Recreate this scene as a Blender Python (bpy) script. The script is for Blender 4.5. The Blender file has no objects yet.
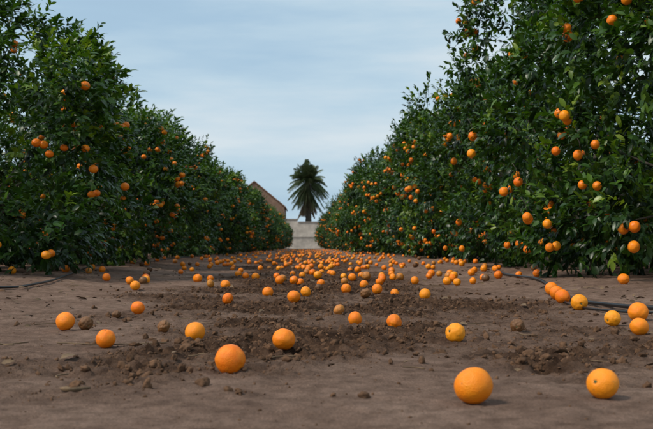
import bpy, math, random
import numpy as np
from mathutils import Vector
rng=np.random.default_rng(7); random.seed(7)
sc=bpy.context.scene
sc.view_settings.view_transform='Standard'; sc.view_settings.look='None'; sc.view_settings.exposure=0

# ---------------- numpy noise ----------------
def _h(ix,iy,iz,s):
    n=(ix*374761393+iy*668265263+iz*2147483647+s*974634777)&0xffffffff
    n=((n^(n>>13))*1274126177)&0xffffffff
    n=((n^(n>>16))*2246822519)&0xffffffff
    n^=(n>>15)
    return (n&0xffffff)/float(0xffffff)
def vnoise(p,s=0):
    p=np.asarray(p,float); i=np.floor(p).astype(np.int64); f=p-i; f=f*f*f*(f*(f*6-15)+10)
    x,y,z=i[...,0],i[...,1],i[...,2]; r=0
    for dx in (0,1):
        wx=f[...,0] if dx else 1-f[...,0]
        for dy in (0,1):
            wy=f[...,1] if dy else 1-f[...,1]
            for dz in (0,1):
                wz=f[...,2] if dz else 1-f[...,2]
                r=r+wx*wy*wz*_h(x+dx,y+dy,z+dz,s)
    return r*2-1
def n2(x,y,fr,s=0,oc=1):
    r=0;a=1;t=0
    for o in range(oc):
        c,sn=math.cos(.7*o+.5),math.sin(.7*o+.5)
        r=r+a*vnoise(np.stack([(c*x-sn*y)*fr,(sn*x+c*y)*fr,np.full_like(x,s*3.7+o)],-1),s+o); t+=a; a*=.5; fr*=2.03
    return r/t
def sstep(a,b,x):
    t=np.clip((x-a)/(b-a),0,1); return t*t*(3-2*t)

# ---------------- terrain ----------------
def clodmask(x,y):
    e=n2(x,y,1.3,11,3)
    ax=np.abs(x-0.05)+e*0.7
    m=1-sstep(0.5,1.4,ax)
    m=m*sstep(1.95,2.6,y+e*.6+n2(x,y,5,15,2)*.35)
    return m*(0.4+0.6*sstep(-.4,.2,n2(x,y,3.1,21,3)))
def ground_low(x,y):
    x=np.asarray(x,float);y=np.asarray(y,float)
    b=0.07*sstep(1.2,2.3,np.abs(x+.1)+n2(x,y,.6,5)*.25)*sstep(2.,4.,y)
    return b+0.02*n2(x,y,.7,1,2)*sstep(-1,6,y)-.004*clodmask(x,y)
def ground_h(x,y):
    x=np.asarray(x,float);y=np.asarray(y,float)
    m=clodmask(x,y)
    h=ground_low(x,y)
    h=h+0.006*n2(x,y,5,2,2)
    r1=1-np.abs(n2(x,y,9,31,2)); r2=n2(x,y,24,41,2); r3=1-np.abs(n2(x,y,30,47,2))
    h=h+m*(0.040*(r1-.6)+0.019*r2+.018*(r3-.6)+.013*n2(x,y,60,44))
    h=h+(1-m)*(0.0016*n2(x,y,30,51,2)+.007*np.clip(n2(x,y,13,53,2),0,1)+.0015*n2(x,y,70,57))
    return h

def make_mesh(name,verts,tris,mats,midx=None,tint=None,smooth=True,k=3):
    me=bpy.data.meshes.new(name)
    verts=np.asarray(verts,np.float32); tris=np.asarray(tris,np.int32)
    me.vertices.add(len(verts)); me.vertices.foreach_set('co',verts.ravel())
    me.loops.add(tris.size); me.loops.foreach_set('vertex_index',tris.ravel())
    me.polygons.add(len(tris))
    me.polygons.foreach_set('loop_start',np.arange(0,tris.size,k,dtype=np.int32))
    me.polygons.foreach_set('loop_total',np.full(len(tris),k,np.int32))
    if midx is not None: me.polygons.foreach_set('material_index',np.asarray(midx,np.int32))
    me.polygons.foreach_set('use_smooth',np.full(len(tris),smooth,bool))
    if tint is not None:
        a=me.attributes.new('tint','FLOAT','POINT'); a.data.foreach_set('value',np.asarray(tint,np.float32))
    for m in mats: me.materials.append(m)
    me.update(calc_edges=True)
    return me
def add(name,me,parent=None):
    o=bpy.data.objects.new(name,me); sc.collection.objects.link(o)
    if parent: o.parent=parent
    return o

class MB:
    def __init__(s): s.v=[];s.f=[];s.m=[];s.t=[];s.n=0
    def add(s,v,f,mi=0,t=0.):
        v=np.asarray(v,float).reshape(-1,3);f=np.asarray(f,int).reshape(-1,3)
        s.v.append(v);s.f.append(f+s.n);s.m.append(np.full(len(f),mi))
        s.t.append(np.broadcast_to(np.asarray(t,float),(len(v),)).copy());s.n+=len(v)
    def mesh(s,name,mats,smooth=True):
        return make_mesh(name,np.concatenate(s.v),np.concatenate(s.f),mats,np.concatenate(s.m),np.concatenate(s.t),smooth)

# ---------------- materials ----------------
def newmat(name):
    m=bpy.data.materials.new(name); m.use_nodes=True; nt=m.node_tree
    return m,nt,nt.nodes['Principled BSDF'],nt.nodes['Material Output']
def N(nt,t,**kw):
    n=nt.nodes.new(t)
    for k,v in kw.items():
        if k in n.inputs: n.inputs[k].default_value=v
        else: setattr(n,k,v)
    return n
def ramp(nt,src,stops):
    r=nt.nodes.new('ShaderNodeValToRGB'); e=r.color_ramp.elements
    while len(e)<len(stops): e.new(.5)
    for i,(p,c) in enumerate(stops):
        e[i].position=p; e[i].color=(*c,1) if len(c)==3 else c
    nt.links.new(src,r.inputs[0]); return r.outputs[0]
def noise(nt,scale,detail=4,rough=.55,vec=None):
    n=N(nt,'ShaderNodeTexNoise'); n.inputs['Scale'].default_value=scale; n.inputs['Detail'].default_value=detail; n.inputs['Roughness'].default_value=rough
    if vec is not None: nt.links.new(vec,n.inputs['Vector'])
    return n.outputs['Fac']
def objco(nt): return nt.nodes.new('ShaderNodeTexCoord').outputs['Object']
def mix(nt,f,a,b,bt='MIX'):
    m=nt.nodes.new('ShaderNodeMix'); m.data_type='RGBA'; m.blend_type=bt
    for s,i in ((f,0),(a,6),(b,7)):
        if hasattr(s,'links'): nt.links.new(s,m.inputs[i])
        elif isinstance(s,tuple): m.inputs[i].default_value=(*s,1)
        else: m.inputs[i].default_value=s
    return m.outputs[2]
def bump(nt,b,h,strength,dist):
    n=nt.nodes.new('ShaderNodeBump'); n.inputs['Strength'].default_value=strength; n.inputs['Distance'].default_value=dist
    nt.links.new(h,n.inputs['Height']); nt.links.new(n.outputs[0],b.inputs['Normal'])
def attr(nt,name='tint'):
    a=nt.nodes.new('ShaderNodeAttribute'); a.attribute_name=name; return a.outputs['Fac']

def leaf_mat():
    m,nt,b,o=newmat('citrus_leaf')
    t=attr(nt)
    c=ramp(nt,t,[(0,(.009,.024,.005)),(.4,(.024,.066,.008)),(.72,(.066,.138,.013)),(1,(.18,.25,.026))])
    nt.links.new(c,b.inputs['Base Color']); b.inputs['Roughness'].default_value=.38
    b.inputs['Specular IOR Level'].default_value=.42
    tr=nt.nodes.new('ShaderNodeBsdfTranslucent'); 
    ct=mix(nt,1.0,c,(1.7,1.9,.4),'MULTIPLY'); nt.links.new(ct,tr.inputs[0])
    ms=nt.nodes.new('ShaderNodeMixShader'); ms.inputs[0].default_value=.20
    nt.links.new(b.outputs[0],ms.inputs[1]);nt.links.new(tr.outputs[0],ms.inputs[2]);nt.links.new(ms.outputs[0],o.inputs[0])
    return m
def bark_mat():
    m,nt,b,o=newmat('bark'); oc=objco(nt)
    f=noise(nt,14,6,.6,oc)
    nt.links.new(ramp(nt,f,[(.3,(.030,.025,.018)),(.7,(.10,.085,.065))]),b.inputs['Base Color']); b.inputs['Roughness'].default_value=.9
    bump(nt,b,f,.6,.02); return m
def orange_mat(name,c0,c1,c2,spots=0.0):
    m,nt,b,o=newmat(name); oc=objco(nt)
    t=attr(nt)
    oi=nt.nodes.new('ShaderNodeObjectInfo').outputs['Random']
    ad=nt.nodes.new('ShaderNodeMath');ad.operation='ADD';nt.links.new(t,ad.inputs[0]);nt.links.new(oi,ad.inputs[1])
    fr=nt.nodes.new('ShaderNodeMath');fr.operation='FRACT';nt.links.new(ad.outputs[0],fr.inputs[0])
    c=ramp(nt,fr.outputs[0],[(0,c0),(.22,c1),(1,c2)])
    n=noise(nt,3.2,5,.6,oc)
    c=mix(nt,ramp(nt,n,[(.42,(0,0,0)),(.75,(.5,.5,.5))]),c,c0)
    n3=noise(nt,5,8,.74,oc)
    d=ramp(nt,n3,[(.60-spots,(0,0,0)),(.68-spots,(.75,.75,.75))])
    c=mix(nt,d,c,(.20,.10,.04))
    nt.links.new(c,b.inputs['Base Color']); b.inputs['Roughness'].default_value=.45
    b.inputs['Specular IOR Level'].default_value=.35
    v=nt.nodes.new('ShaderNodeTexVoronoi'); v.inputs['Scale'].default_value=34; nt.links.new(oc,v.inputs['Vector'])
    bump(nt,b,v.outputs['Distance'],.25,.016)
    return m
def simple(name,c,rough=.8,sc_=20,var=.4,bs=.3,bd=.01):
    m,nt,b,o=newmat(name); oc=objco(nt); f=noise(nt,sc_,5,.6,oc)
    lo=tuple(v*(1-var) for v in c); hi=tuple(v*(1+var) for v in c)
    nt.links.new(ramp(nt,f,[(.3,lo),(.7,hi)]),b.inputs['Base Color']); b.inputs['Roughness'].default_value=rough
    if rough>.9: b.inputs['Specular IOR Level'].default_value=.12
    if bs: bump(nt,b,f,bs,bd)
    return m
def soil_mat():
    m,nt,b,o=newmat('soil'); oc=objco(nt); t=attr(nt)
    n1=noise(nt,1.6,7,.62,oc); n2_=noise(nt,16,7,.65,oc); n3=noise(nt,210,4,.75,oc)
    pale=ramp(nt,n1,[(.3,(.195,.120,.087)),(.5,(.275,.178,.132)),(.7,(.36,.245,.186))])
    dark=ramp(nt,n2_,[(.3,(.055,.028,.016)),(.7,(.145,.082,.050))])
    c=mix(nt,t,pale,dark)
    sp=ramp(nt,n2_,[(.35,(.62,.60,.58)),(.6,(1.08,1.08,1.08))]); c=mix(nt,1.0,c,sp,'MULTIPLY')
    gr=ramp(nt,n3,[(.3,(.50,.48,.47)),(.7,(1.32,1.32,1.32))]); c=mix(nt,.9,c,gr,'MULTIPLY')
    nt.links.new(c,b.inputs['Base Color']); b.inputs['Roughness'].default_value=.95; b.inputs['Specular IOR Level'].default_value=.12
    ad=nt.nodes.new('ShaderNodeMath');ad.operation='ADD';nt.links.new(n3,ad.inputs[0])
    n4=noise(nt,60,5,.7,oc);nt.links.new(n4,ad.inputs[1])
    bump(nt,b,ad.outputs[0],.9,.012); return m
LEAF=leaf_mat(); BARK=bark_mat(); SOIL=soil_mat()
OR=orange_mat('orange_peel',(.94,.33,.008),(.93,.245,.004),(.88,.165,.002))
ROT=orange_mat('rotten_peel',(.17,.07,.022),(.10,.045,.02),(.24,.095,.025),.12)
DUL=orange_mat('bruised_peel',(.62,.26,.03),(.50,.17,.02),(.55,.20,.04),.06)
CAL=simple('calyx',(.09,.12,.04),.7)
CLOD=simple('clod_soil',(.108,.059,.034),.95,18,.55,.9,.006)
HOSE=simple('black_polythene',(.012,.012,.013),.45,40,.4,.1)
DRY=simple('dry_leaf',(.13,.08,.04),.8,30,.5,0)

# ---------------- ground sheet ----------------
def axis(fine_lo,fine_hi,step,far,g=1.06):
    a=list(np.arange(fine_lo,fine_hi,step)); s=step
    while a[-1]<far: s*=g; a.append(a[-1]+s)
    b=[];s=step;c=fine_lo
    while c>-far: s*=g; c-=s; b.append(c)
    return np.array(b[::-1]+a)
xs=axis(-2.0,2.0,.0072,900,1.07)
ys=[1.1]
while ys[-1]<900: ys.append(ys[-1]+(max(.0068,.0034*ys[-1]) if ys[-1]<30 else .02*ys[-1]))
b=[];c=1.1;s=.0085
while c>-900: s*=1.12; c-=s; b.append(c)
ys=np.array(b[::-1]+ys)
X,Y=np.meshgrid(xs,ys); Hh=ground_h(X,Y); T=clodmask(X,Y)
nx,ny=len(xs),len(ys)
V=np.stack([X,Y,Hh],-1).reshape(-1,3)
idx=np.arange(nx*ny).reshape(ny,nx)
F=np.stack([idx[:-1,:-1],idx[:-1,1:],idx[1:,1:],idx[1:,:-1]],-1).reshape(-1,4)
add('soil_ground',make_mesh('soil_ground',V,F,[SOIL],tint=np.clip(T.ravel()*1.15,0,1),k=4))

# ---------------- icosphere template ----------------
import bmesh
def ico(sub):
    bm=bmesh.new(); bmesh.ops.create_icosphere(bm,subdivisions=sub,radius=1); bm.verts.ensure_lookup_table()
    v=np.array([x.co[:] for x in bm.verts]); f=np.array([[x.index for x in q.verts] for q in bm.faces]); bm.free(); return v,f
I1,I2,I3,I4=ico(1),ico(2),ico(3),ico(5)
def rotm():
    q=rng.normal(size=4); q/=np.linalg.norm(q); w,x,y,z=q
    return np.array([[1-2*(y*y+z*z),2*(x*y-z*w),2*(x*z+y*w)],[2*(x*y+z*w),1-2*(x*x+z*z),2*(y*z-x*w)],[2*(x*z-y*w),2*(y*z+x*w),1-2*(x*x+y*y)]])

tmpl=[]
for i in range(14):
    v,f=I3; d=v*(1+.42*vnoise(v*1.7+rng.uniform(0,99,3))+.24*vnoise(v*4+rng.uniform(0,99,3))+.12*vnoise(v*8+rng.uniform(0,99,3)))[:,None]; tmpl.append(d)
tmpl2=[]
for i in range(10):
    v,f=I2; d=v*(1+.42*vnoise(v*1.7+rng.uniform(0,99,3))+.25*vnoise(v*4+rng.uniform(0,99,3)))[:,None]; tmpl2.append(d)
mb=MB()
n=120000
y=1.9*np.exp(rng.uniform(0,1.8,n)); x=rng.uniform(-2,2,n); mk=clodmask(x,y); k=rng.random(n)<(mk**1.5+.008)*.34
x=x[k];y=y[k];mk=mk[k]; gz=ground_h(x,y)
S=np.minimum(.0150,.0027*np.exp(rng.exponential(.52,len(x))))
n=900; x_=rng.uniform(-1.3,1.5,n);y_=rng.uniform(1.4,3.4,n); x=np.concatenate([x,x_]);y=np.concatenate([y,y_]);gz=np.concatenate([gz,ground_h(x_,y_)]);S=np.concatenate([S,np.minimum(.005,.0011*np.exp(rng.exponential(.42,n)))])
for a,b_,z,s in zip(x,y,gz,S):
    if s>.008: tv,tf=tmpl[rng.integers(0,14)],I3[1]
    else: tv,tf=tmpl2[rng.integers(0,10)],I2[1]
    d=(tv*np.array([1,rng.uniform(.6,1),rng.uniform(.45,.8)]))@rotm().T*s
    mb.add(d+[a,b_,z+s*.12],tf,0)
add('soil_clods',mb.mesh('soil_clods',[CLOD],smooth=True))

# ---------------- leaves ----------------
LT=np.array([[0,1,2],[0,2,3],[1,4,5],[1,5,2],[2,5,6],[2,6,3],[4,7,5],[5,7,6]])
def leaves(mbd,pos,d,nrm,L,W,tint,mi=0):
    n=len(pos); d=d/np.linalg.norm(d,axis=1)[:,None]
    s=np.cross(d,nrm); s/=np.linalg.norm(s,axis=1)[:,None]+1e-9; u=np.cross(s,d)
    L=L[:,None];W=W[:,None]
    def P(a,b,c): return pos+d*L*a+s*W*b+u*L*c
    vs=np.stack([P(0,0,0),P(.3,-.45,.05),P(.32,0,.0),P(.3,.45,.05),P(.68,-.42,-.0),P(.68,0,-.05),P(.68,.42,-.0),P(1,0,-.17)],1).reshape(-1,3)
    f=(np.arange(n)[:,None,None]*8+LT[None]).reshape(-1,3)
    mbd.add(vs,f,mi,np.repeat(tint,8))
def unit(v): return v/(np.linalg.norm(v,axis=-1,keepdims=True)+1e-9)
def tube(mbd,pts,rad,sides=8,mi=0,t=.5):
    pts=np.asarray(pts,float); n=len(pts); rad=np.broadcast_to(rad,(n,))
    tg=np.gradient(pts,axis=0); tg=unit(tg); ref=np.array([.13,.21,.97]) if abs(tg[0][2])<.9 else np.array([1,.1,0])
    a=unit(np.cross(tg,ref)); b_=np.cross(tg,a); ang=np.linspace(0,2*math.pi,sides,endpoint=False)
    v=pts[:,None]+rad[:,None,None]*(np.cos(ang)[None,:,None]*a[:,None]+np.sin(ang)[None,:,None]*b_[:,None])
    f=[]
    for i in range(n-1):
        for j in range(sides):
            k=(j+1)%sides; p,q,r,s_=i*sides+j,i*sides+k,(i+1)*sides+k,(i+1)*sides+j
            f+=[[p,q,r],[p,r,s_]]
    for j in range(1,sides-1): f+=[[0,j+1,j],[(n-1)*sides,(n-1)*sides+j,(n-1)*sides+j+1]]
    mbd.add(v.reshape(-1,3),f,mi,t)

def build_tree(name,nsh,height,seed,nfruit):
    global rng
    rng=np.random.default_rng(seed)
    m=MB(); cz=height*.47; ax,ay,az=1.5,1.78,height*.50
    tube(m,[[0,0,-.05],[.02,0,.2],[-.02,.03,.45],[0,0,.6]],[.11,.085,.08,.075],10,1)
    C=[];R=[]; NC=60
    for i in range(NC):
        u=unit(rng.normal(size=3)*[1,1,1]); p=2.25 if u[2]>0 else 3.4
        k=(abs(u[0])**p+abs(u[1])**p+abs(u[2])**p)**(-1/p)
        r=rng.uniform(.25,.50); rr=1-r/1.5+rng.uniform(-.14,.18)
        c=np.array([u[0]*k*ax*rr,u[1]*k*ay*rr,cz+u[2]*k*az*rr*1.0])
        if c[2]<.42: c[2]=rng.uniform(.36,.6)
        C.append(c);R.append(r)
    C=np.array(C);R=np.array(R)
    for i in rng.choice(NC,14,replace=False):
        c=C[i]*.72+[0,0,.12]; mid=c*.5+np.array([0,0,.35])+rng.normal(size=3)*.08
        tube(m,[[0,0,.45],mid*.6+[0,0,.1],mid,c],[.040,.026,.016,.005],6,1)
    ci=rng.choice(NC,nsh,p=R**2/np.sum(R**2))
    out=unit((C[ci]-[0,0,cz])/[ax,ay,az])
    d=unit(rng.normal(size=(nsh,3))+out*.9+[0,0,.25])
    rad=R[ci]*rng.choice([1,1,1,.65],nsh)*rng.uniform(.82,1.1,nsh)
    p=C[ci]+d*rad[:,None]
    p[:,2]=np.maximum(p[:,2],.10+.16*rng.random(nsh))
    inside=np.zeros(nsh)
    for c,r in zip(C,R): inside+=(np.linalg.norm(p-c,axis=1)<r*.8)
    keep=(inside<2)|(rng.random(nsh)<.40); p=p[keep];d=d[keep];inside=inside[keep];ci=ci[keep]
    n=len(p)
    sd=unit(d+np.array([0,0,.35])+rng.normal(size=(n,3))*.45); SL=rng.uniform(.10,.24,n)
    top=(C[:,2]>height*.66)
    tc=C[top];tr=R[top]; nt_=75
    if len(tc):
        k=rng.integers(0,len(tc),nt_); a=unit(rng.normal(size=(nt_,3))*[.6,.6,.2]+[0,0,1])
        tp=tc[k]+a*tr[k][:,None]*.9
        p=np.concatenate([p,tp]);sd=np.concatenate([sd,unit(a+rng.normal(size=(nt_,3))*.25+[0,0,.5])]);SL=np.concatenate([SL,rng.uniform(.15,.38,nt_)])
        inside=np.concatenate([inside,np.zeros(nt_)]);ci=np.concatenate([ci,np.full(nt_,0)])
        for q,dd,l in zip(tp,sd[-nt_:],SL[-nt_:]): tube(m,[q-dd*.1,q+dd*l*.5,q+dd*l],[.004,.003,.002],4,1)
        n=len(p)
    ctint=rng.normal(size=NC)*.11
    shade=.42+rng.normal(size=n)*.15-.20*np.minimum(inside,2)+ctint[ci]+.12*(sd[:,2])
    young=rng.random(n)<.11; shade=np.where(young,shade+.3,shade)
    K=10
    e1=unit(np.cross(sd,[.3,.5,.2]));e2=np.cross(sd,e1)
    for j in range(K):
        t=(j+.5)/K; an=j*2.4+rng.uniform(0,6.3)
        a=an+rng.normal(size=n)*.3
        rd=e1*np.cos(a)[:,None]+e2*np.sin(a)[:,None]
        tilt=rng.uniform(.5,1.3,n)*(1.0-.45*t)
        ld=unit(sd*np.cos(tilt)[:,None]+rd*np.sin(tilt)[:,None]+[0,0,-.22])
        pos=p+sd*(SL*t)[:,None]
        nr=unit(sd*.8+np.array([0,0,.8])+rng.normal(size=(n,3))*.35)
        L=rng.uniform(.052,.095,n); 
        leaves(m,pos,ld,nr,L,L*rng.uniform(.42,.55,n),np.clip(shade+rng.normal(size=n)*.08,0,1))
    v,f=I3
    k=0
    while k<nfruit:
        i=rng.integers(0,NC); u=unit(C[i]-[0,0,cz]); dd=unit(rng.normal(size=3)*.6+u*1.1+[0,0,-.15])
        q=C[i]+dd*(R[i]*rng.uniform(1.05,1.28))
        if q[2]>height*.93 or q[2]<.2: continue
        if rng.random()<(q[2]/height)*.6: continue
        if np.any(np.linalg.norm(C-q,axis=1)<R*.98): continue
        for c_ in range(rng.choice([1,1,1,1,2,2,3])):
            r=rng.uniform(.033,.042); o=rng.normal(size=3)*.055*(c_>0)
            m.add(v*[r,r,r*.94]+q+o,f,2,rng.random()); k+=1
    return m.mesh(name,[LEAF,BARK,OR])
variants=[build_tree('orange_tree_mesh_%d'%i,3600,h,100+i,nf) for i,(h,nf) in enumerate([(2.75,130),(2.6,140),(2.85,105),(2.7,150),(2.9,135)])]
def tree(x,y,v,s,rz,sz=1):
    o=add('orange_tree',variants[v]); o.location=(x,y,float(ground_low(x,y))-.02); o.scale=(s,s,s*sz); o.rotation_euler[2]=rz
    return o
rng=np.random.default_rng(5); 
for i in range(24):
    y=9.1+i*3.85; tree(-3.15+rng.normal()*.14,y+rng.normal()*.15,[2,3,1,4,0][i%5],rng.uniform(.94,1.08)*(1+.0040*i),math.pi*rng.integers(0,2)+rng.normal()*.15,.94+rng.normal()*.04)
for i in range(25):
    y=6.9+i*3.85; tree(3.20+rng.normal()*.14,y+rng.normal()*.15,[2,4,0,1,3][i%5],rng.uniform(.99,1.10)*(1+.0044*i),math.pi*rng.integers(0,2)+rng.normal()*.15,(1.12 if i<8 else 1.06)+rng.normal()*.04)
for r,x0 in enumerate([-9.2,9.3]):
    for i in range(20): tree(x0+rng.normal()*.1,9+i*3.7,int(rng.integers(0,5)),rng.uniform(.95,1.03),rng.uniform(0,6.28))

# outer fruit hanging on the aisle side of the nearest trees: found by dropping a probe on to the canopy surface
bpy.context.view_layer.update(); dg=bpy.context.evaluated_depsgraph_get()
fv,ff_=I3
want=[(-1,7.9,.55),(-1,8.1,.95),(-1,7.8,1.25),(-1,8.5,.70),(-1,8.9,.42),(-1,9.3,1.15),(-1,8.3,.40),(-1,9.8,.62),(-1,10.1,1.5),(-1,9.0,1.45),(-1,8.0,.33),(-1,10.6,.9),(-1,11.4,.6),(-1,12.2,1.1),(-1,12.8,.7),
(1,5.9,.42),(1,6.3,.80),(1,6.0,1.15),(1,6.9,1.45),(1,7.2,1.0),(1,7.6,.55),(1,6.6,.35),(1,8.0,1.65),(1,8.4,1.3),(1,8.9,.7),(1,9.6,.5),(1,9.9,1.2),(1,9.4,1.8),(1,10.6,.45),(1,10.9,1.4),(1,11.6,.9),(1,12.5,.5),(1,12.9,1.25),(1,7.0,1.85),(1,7.9,.85),(1,13.6,.8),(1,14.5,.5),
(1,6.1,.30),(1,7.4,.36),(1,8.2,.45),(1,8.6,.34),(1,9.2,.36),(1,9.9,.75),(1,10.2,.33),(1,11.1,.6),(1,12.0,.36),(1,13.1,.4)]
for sd_,yy_,zz_ in want:
    hit,loc,nr_,ix,ob,mt=sc.ray_cast(dg,Vector((0,yy_,zz_)),Vector((sd_,-.25,0)).normalized())
    if not hit or not ob.name.startswith('orange_tree'): continue
    m=MB()
    for c_ in range(rng.choice([1,1,2])):
        r=rng.uniform(.034,.042); o_=rng.normal(size=3)*.055*(c_>0)
        m.add(fv*[r,r,r*.94]+o_,ff_,0,rng.random())
    tube(m,[[0,0,.03],[.01*sd_,0,.09],[.05*sd_,0,.14]],[.003,.003,.003],5,1)
    fo=add('hanging_orange',m.mesh('hanging_orange',[OR,BARK]),ob)
    wl=Vector(loc)+Vector((sd_*.012,0,0)); fo.location=ob.matrix_world.inverted()@wl

# ---------------- oranges on the ground ----------------
def orange_mesh(name,mat,seed,lump=0.):
    r_=np.random.default_rng(seed); v,f=I4; v=v.copy()
    z=v[:,2]; rad=1+.03*vnoise(v*1.3+r_.uniform(0,50,3))+lump*vnoise(v*3+r_.uniform(0,50,3))
    rad=rad-.10*np.exp(-((1-z)/.012))-.03*np.exp(-((1+z)/.01))
    v=v*rad[:,None]*[1,r_.uniform(.94,1),r_.uniform(.90,1.0)]
    m=MB(); m.add(v*.5,f,0,r_.random())
    zz=.95*.5*.90; pts=[[0,0,zz+.02]]
    for k in range(10):
        a=k*math.pi/5; q=.085 if k%2==0 else .04; pts.append([q*math.cos(a),q*math.sin(a),zz+.012+(.01 if k%2==0 else 0)])
    m.add(pts,[[0,1+k,1+(k+1)%10] for k in range(10)],1)
    tube(m,[[0,0,zz],[.003,0,zz+.05]],[.022,.016],6,1)
    return m.mesh(name,[mat,CAL])
OM=[orange_mesh('orange_mesh_%d'%i,OR,20+i,.006+.008*i) for i in range(5)]+[orange_mesh('orange_mesh_dull',DUL,31,.04)]
RM=[orange_mesh('rotten_orange_mesh_%d'%i,ROT,40+i,.09) for i in range(2)]
# (x, distance, diameter, kind) in metres
fr=[(.343,1.85,.078,0),(.625,1.90,.067,0),(-.186,2.28,.076,0),(-.0625,2.70,.069,0),(.49,2.96,.066,0),(-.371,3.085,.068,0),
(-.902,3.45,.074,0),(-.627,2.885,.061,0),(-.792,4.33,.067,0),(.343,3.49,.062,0),(.208,3.77,.06,0),(-.062,5.09,.076,0),(-.234,5.74,.07,0),
(.006,5.74,.07,0),(-.42,4.96,.064,0),(.80,3.41,.055,1),(1.20,3.24,.068,0),(1.374,3.72,.082,0),(1.22,3.58,.066,0),(1.32,4.35,.08,0),(1.34,4.7,.078,0),
(1.38,4.95,.08,0),(1.46,5.35,.08,0),(2.12,6.0,.078,0),(.159,4.23,.056,2),(.724,5.47,.07,0),(.37,5.52,.067,1),(.475,5.98,.07,0),
(-.83,4.03,.042,1),(-.825,3.45,.056,1),(-.533,3.45,.054,1),(-1.17,6.3,.07,0),(.28,6.17,.068,0),(-.587,6.74,.075,0),(-.715,6.9,.065,2),
(.913,7.53,.07,0),(.593,5.98,.06,0),(1.71,8.0,.075,0),(-2.25,8.6,.075,0),(-1.4,7.3,.07,0),(-1.65,7.6,.07,0),(.45,6.9,.07,0),(-.2,7.2,.07,0),(.1,6.6,.065,1)]
for i,(x,y,D,k) in enumerate(fr):
    o=add('rotten_orange' if k==1 else 'orange',(OM[i%5] if k==0 else (RM[i%2] if k==1 else OM[5])))
    off=np.array([-.02,0,.02]); gz=float(np.mean(ground_h(x+off,y+off)))
    o.scale=(D,D,D*(1 if k==0 else .88)); o.location=(x,y,gz+D*.45)
    o.rotation_euler=(rng.uniform(.3,2.6),rng.uniform(-1,1),rng.uniform(0,6.28))
m=MB(); v,f=I3; placed=[]
tries=0
while len(placed)<640 and tries<60000:
    tries+=1
    y=7.2*math.exp(rng.uniform(0,2.3)); side=rng.random()
    x=rng.normal()*.70 if side<.55 else (rng.choice([-1,1])*abs(rng.normal(1.75,.45)))
    if abs(x)>2.6: continue
    if y<12 and rng.random()<.45: continue
    if any((x-a)**2+(y-b)**2<.0064 for a,b in placed): continue
    if any((x-a[0])**2+(y-a[1])**2<.01 for a in fr): continue
    placed.append((x,y)); r=rng.uniform(.029,.040); z=float(ground_h(x,y))
    m.add(v*[r,r*rng.uniform(.93,1),r*.95]@rotm().T+[x,y,z+r*.85],f,rng.choice([0,1,2],p=[.84,.07,.09]),rng.random())
add('fallen_oranges',m.mesh('fallen_oranges',[OR,ROT,DUL]))

# litter of dry leaves + twigs
m=MB(); n=1900
yy=1.6*np.exp(rng.uniform(0,2.6,n)); xx=rng.uniform(-2.6,2.6,n); k=(rng.random(n)<.15+.85*sstep(.8,1.8,np.abs(xx)))&(yy>2.3)
xx=xx[k];yy=yy[k];n=len(xx); zz=ground_h(xx,yy)+.006
a=rng.uniform(0,6.28,n); d=np.stack([np.cos(a),np.sin(a),rng.normal(size=n)*.2],-1)
L=rng.uniform(.025,.06,n); leaves(m,np.stack([xx,yy,zz],-1),d,np.stack([rng.normal(size=n)*.4,rng.normal(size=n)*.4,np.ones(n)],-1),L,L*.45,np.zeros(n),0)
def gpts(pl,z=.0,n=24,wob=0.):
    pl=np.array(pl,float); t=np.linspace(0,len(pl)-1,n); 
    out=[]
    for q in t:
        i=min(int(q),len(pl)-2); u=q-i; p0=pl[max(i-1,0)];p1=pl[i];p2=pl[i+1];p3=pl[min(i+2,len(pl)-1)]
        out.append(.5*((2*p1)+(-p0+p2)*u+(2*p0-5*p1+4*p2-p3)*u*u+(-p0+3*p1-3*p2+p3)*u**3))
    out=np.array(out)+rng.normal(size=(n,2))*wob; return np.column_stack([out,ground_low(out[:,0],out[:,1])+z])
for i in range(80):
    y=2.2*math.exp(rng.uniform(0,1.6)); x=rng.uniform(-2,2); a=rng.uniform(0,6.28); l=rng.uniform(.05,.16)
    tube(m,gpts([(x,y),(x+math.cos(a)*l*.5,y+math.sin(a)*l*.5),(x+math.cos(a+.3)*l,y+math.sin(a+.3)*l)],.012,6,.003),.0020,5,0)
tube(m,gpts([(-.54,2.02),(-.51,2.0),(-.47,2.03)],.009,7,.002),[.002,.004,.007,.005,.006,.004,.002],6,0)
tube(m,gpts([(-.80,2.95),(-.62,2.9),(-.45,2.97)],.012,12,.005),.0022,5,0)
tube(m,gpts([(-1.15,2.85),(-1.0,2.9),(-.9,2.87)],.012,12,.005),.0022,5,0)
add('leaf_litter',m.mesh('leaf_litter',[DRY]))

def hose(pl,r,n=70):
    m=MB(); tube(m,gpts(pl,r+.010,n),r,10); add('irrigation_hose',m.mesh('irrigation_hose',[HOSE]))
hose([(3.0,14),(2.2,10.5),(1.87,8.5),(1.83,7.2),(1.69,6.3),(1.50,5.4),(1.41,4.75),(1.45,4.3),(1.56,3.95),(1.9,3.7),(2.6,3.6)],.010)
hose([(1.62,6.0),(1.44,5.2),(1.33,4.5),(1.40,4.0),(1.62,3.75),(2.2,3.5)],.006)
hose([(-3.2,5.1),(-2.4,5.45),(-1.91,5.75),(-1.86,6.4),(-1.98,7.6),(-2.2,9),(-2.5,11),(-2.4,15),(-2.5,22)],.008)

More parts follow.
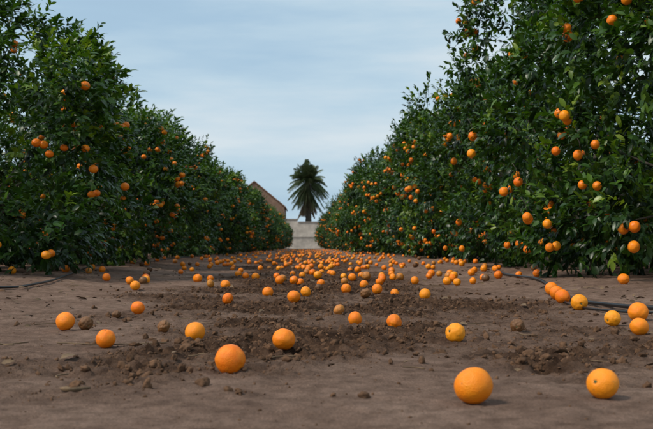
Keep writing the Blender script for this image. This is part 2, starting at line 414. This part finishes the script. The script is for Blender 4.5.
# ---------------- distance: wall, brick house, palm, track ----------------
def box(m,lo,hi,mi=0):
    x0,y0,z0=lo;x1,y1,z1=hi
    v=[[x0,y0,z0],[x1,y0,z0],[x1,y1,z0],[x0,y1,z0],[x0,y0,z1],[x1,y0,z1],[x1,y1,z1],[x0,y1,z1]]
    f=[[0,2,1],[0,3,2],[4,5,6],[4,6,7],[0,1,5],[0,5,4],[1,2,6],[1,6,5],[2,3,7],[2,7,6],[3,0,4],[3,4,7]]
    m.add(v,f,mi)
def brick_mat():
    mt,nt,b,o=newmat('brick'); oc=objco(nt)
    mp=nt.nodes.new('ShaderNodeMapping'); mp.inputs['Rotation'].default_value=(math.radians(90),0,0); nt.links.new(oc,mp.inputs[0])
    br=nt.nodes.new('ShaderNodeTexBrick'); nt.links.new(mp.outputs[0],br.inputs['Vector'])
    br.inputs['Color1'].default_value=(.20,.10,.06,1);br.inputs['Color2'].default_value=(.27,.145,.09,1);br.inputs['Mortar'].default_value=(.30,.25,.20,1);br.inputs['Scale'].default_value=2.5
    n=noise(nt,.8,5,.6,oc)
    c=mix(nt,1.0,br.outputs[0],ramp(nt,n,[(.3,(.7,.7,.7)),(.7,(1.1,1.1,1.1))]),'MULTIPLY')
    nt.links.new(c,b.inputs['Base Color']);b.inputs['Roughness'].default_value=.9;return mt
BR=brick_mat(); PL=simple('limewashed_plaster',(.46,.40,.34),.9,1.3,.3,.2,.02); CAP=simple('stone_coping',(.25,.22,.19),.9,2,.3)
TILE=simple('roof_tile',(.20,.105,.065),.85,6,.3); DARK=simple('window_glass',(.03,.035,.04),.2,3,.1,0); WOOD=simple('painted_wood',(.16,.10,.06),.6,6,.3)
h=bpy.data.objects.new('brick_house',None); sc.collection.objects.link(h); h.location=(0,118,0)
def part(n,m,mats,par,sm=False): 
    o=add(n,m.mesh(n,mats,sm),par); return o
x0,x1,d0,d1,he,hr=-10.5,-2.7,0,12,5.4,8.6
xm=(x0+x1)/2
m=MB(); 
wins=[(-9.2,-8.2),(-7.1,-6.1),(-4.8,-3.8)]
edges=[x0]+[e for w in wins for e in w]+[x1]
for i in range(0,len(edges),2): box(m,(edges[i],d0,0),(edges[i+1],d0+.3,he))
for w in wins:
    box(m,(w[0],d0+.0,0),(w[1],d0+.3,1.0)); box(m,(w[0],d0,2.4),(w[1],d0+.3,3.4)); box(m,(w[0],d0,4.6),(w[1],d0+.3,he))
box(m,(x0,d1-.3,0),(x1,d1,he)); box(m,(x0,d0+.3,0),(x0+.3,d1-.3,he)); box(m,(x1-.3,d0+.3,0),(x1,d1-.3,he))
for yy_ in (d0,d1-.3):
    a0=[x0,yy_,he];a1=[x1,yy_,he];a2=[xm,yy_,hr]; b0=[x0,yy_+.3,he];b1=[x1,yy_+.3,he];b2=[xm,yy_+.3,hr]
    m.add([a0,a1,a2,b0,b1,b2],[[0,1,2],[3,5,4],[0,2,5],[0,5,3],[1,4,5],[1,5,2]])
part('walls',m,[BR],h)
m=MB()
sl_=(hr-he)/(x1-xm)
for xa in (x0-.2,x1+.2):
    ka=160; yg=np.linspace(d0-.12,d1+.12,ka); zz_=.04*np.sin(np.arange(ka)*math.pi/2)
    ze=he-.2*sl_+.05
    a_=np.stack([np.full_like(yg,xa),yg,ze+zz_],-1); b2=np.stack([np.full_like(yg,xm),yg,hr+.05+zz_],-1)
    c_=a_+[0,0,.14];d_=b2+[0,0,.14]; k=ka; vv=np.concatenate([a_,b2,c_,d_]); ff=[]
    for i in range(k-1):
        ff+=[[i,i+1,k+i+1],[i,k+i+1,k+i],[2*k+i,3*k+i+1,2*k+i+1],[2*k+i,3*k+i,3*k+i+1],[i,2*k+i+1,i+1],[i,2*k+i,2*k+i+1]]
    ff+=[[0,k,3*k],[0,3*k,2*k],[k-1,4*k-1,2*k-1],[k-1,3*k-1,4*k-1]]
    m.add(vv,ff)
part('roof',m,[TILE],h)
m=MB()
for w in wins:
    for z0,z1 in ((1.0,2.4),(3.4,4.6)):
        box(m,(w[0]+.08,.18,z0+.08),(w[1]-.08,.2,z1-.08),0)
        box(m,(w[0],.12,z0),(w[0]+.08,.24,z1),1);box(m,(w[1]-.08,.12,z0),(w[1],.24,z1),1);box(m,(w[0]+.08,.12,z1-.08),(w[1]-.08,.24,z1),1);box(m,(w[0]+.08,.12,z0),(w[1]-.08,.24,z0+.08),1)
        box(m,((w[0]+w[1])/2-.03,.15,z0+.08),((w[0]+w[1])/2+.03,.178,z1-.08),1)
part('windows',m,[DARK,WOOD],h)
w=bpy.data.objects.new('plastered_wall',None); sc.collection.objects.link(w); w.location=(0,112,0)
m=MB(); box(m,(-26,0,-.2),(-.9,.4,3.55));box(m,(-.9,.0,-.2),(26,.4,3.2)); box(m,(-26,-.5,-.2),(26,-.002,1.35))
part('masonry',m,[PL],w)
m=MB(); box(m,(-26,-.08,3.55),(-.84,.48,3.68));box(m,(-.84,-.08,3.2),(26,.48,3.33)); box(m,(-26,-.56,1.35),(26,-.004,1.43))
part('coping',m,[CAP],w)
m=MB(); 
TR=simple('gravel_track',(.30,.25,.21),.95,3,.2,.4,.02)
g=np.linspace(-60,60,121); 
a_=np.stack([g,np.full_like(g,101.5),np.full_like(g,.06)],-1);b2=np.stack([g,np.full_like(g,108.0),np.full_like(g,.10)],-1)
k=len(g);m.add(np.concatenate([a_,b2]),[q for i in range(k-1) for q in ([i,i+1,k+i+1],[i,k+i+1,k+i])]); add('gravel_track',m.mesh('gravel_track',[TR]))

# palm
FR=simple('palm_frond',(.085,.12,.05),.5,4,.4,0); DF=simple('dead_frond',(.17,.13,.08),.9,4,.4,0)
m=MB(); rng=np.random.default_rng(3); PH=9.6
zz_=np.linspace(0,PH,40); tube(m,np.stack([.15*np.sin(zz_*.3),0*zz_,zz_],-1),.46-.008*zz_+.03*np.sin(zz_*13)+.12*np.exp(-zz_),12,1)
for i in range(190):
    el=math.radians(rng.uniform(-84,80)); az=rng.uniform(0,6.28); dead=el<math.radians(-48)
    Lf=rng.uniform(2.4,3.3)*(1 if not dead else .8); st=12
    t=np.linspace(0,1,st); dr=np.array([math.cos(az)*math.cos(el),math.sin(az)*math.cos(el),math.sin(el)])
    base=np.array([.15*math.sin(PH*.3),0,PH-(0 if el>0 else rng.uniform(0,3.0)*abs(math.sin(el)))])
    P=base+dr*(Lf*t)[:,None]; P[:,2]-=1.3*t**2.2*math.cos(el)
    tube(m,P,np.linspace(.04,.01,st),4,2 if dead else 0)
    tg=unit(np.gradient(P,axis=0)); sv=unit(np.cross(tg,[0,0,1.]))
    for tt in np.linspace(.2,1,24):
        q=np.array([np.interp(tt,t,P[:,c]) for c in range(3)]); i0=min(int(tt*(st-1)),st-1); T_=tg[i0];S_=sv[i0]
        for sg in (-1,1):
            dl=unit(T_*.8+S_*sg*.9+np.array([0,0,-.5])+rng.normal(size=3)*.1); l=.7*math.sin(math.pi*(.15+.75*tt))+.1
            wv=unit(np.cross(dl,S_*sg+T_*.01+np.array([0,0,.4])))*.035
            m.add([q-wv,q+wv,q+dl*l*.6+wv,q+dl*l*.6-wv,q+dl*l+[0,0,-.08]],[[0,1,2],[0,2,3],[3,2,4]],2 if dead else 0)
po=add('palm_tree',m.mesh('palm_tree',[FR,BARK,DF])); po.location=(.35,128,0)

# ---------------- world + sun ----------------
SE,SR=math.radians(50),math.radians(-115)
w=bpy.data.worlds.new("World"); sc.world=w; w.use_nodes=True; nt=w.node_tree; bg=nt.nodes['Background']
sky=nt.nodes.new('ShaderNodeTexSky'); sky.sky_type='NISHITA'; sky.sun_disc=False; sky.sun_elevation=SE; sky.sun_rotation=SR
sky.dust_density=2.0; sky.air_density=1.0
tc=nt.nodes.new('ShaderNodeTexCoord'); mp=nt.nodes.new('ShaderNodeMapping'); mp.inputs['Scale'].default_value=(1.0,1.0,6.0); mp.inputs['Rotation'].default_value=(0,math.radians(5),0)
nt.links.new(tc.outputs['Generated'],mp.inputs[0])
n1=noise(nt,2.4,7,.52,mp.outputs[0])
cf=ramp(nt,n1,[(.3,(.8,.8,.8)),(.65,(.98,.98,.98))])
ccol=ramp(nt,n1,[(.36,(4.0,5.7,7.2)),(.5,(4.9,6.4,7.5)),(.64,(6.2,7.1,7.7))])
c=mix(nt,cf,sky.outputs[0],ccol)
nt.links.new(c,bg.inputs[0]); bg.inputs[1].default_value=.108
sl=bpy.data.lights.new('sun','SUN'); sl.energy=3.0; sl.angle=math.radians(12); sl.color=(1,.92,.80)
so=bpy.data.objects.new('sun',sl); sc.collection.objects.link(so)
az=SR
dv=Vector((math.sin(az)*math.cos(SE),math.cos(az)*math.cos(SE),math.sin(SE)))
so.rotation_euler=dv.to_track_quat('Z','Y').to_euler()

# ---------------- camera ----------------
cam=bpy.data.cameras.new('camera'); co=bpy.data.objects.new('camera',cam); sc.collection.objects.link(co); sc.camera=co
cam.lens=50; cam.sensor_width=36; cam.clip_end=3000; cam.clip_start=.05
co.location=(0,0,.32); co.rotation_euler=(math.radians(90+1.99),0,math.radians(-1.36))
cam.dof.use_dof=True; cam.dof.focus_distance=4.2; cam.dof.aperture_fstop=8
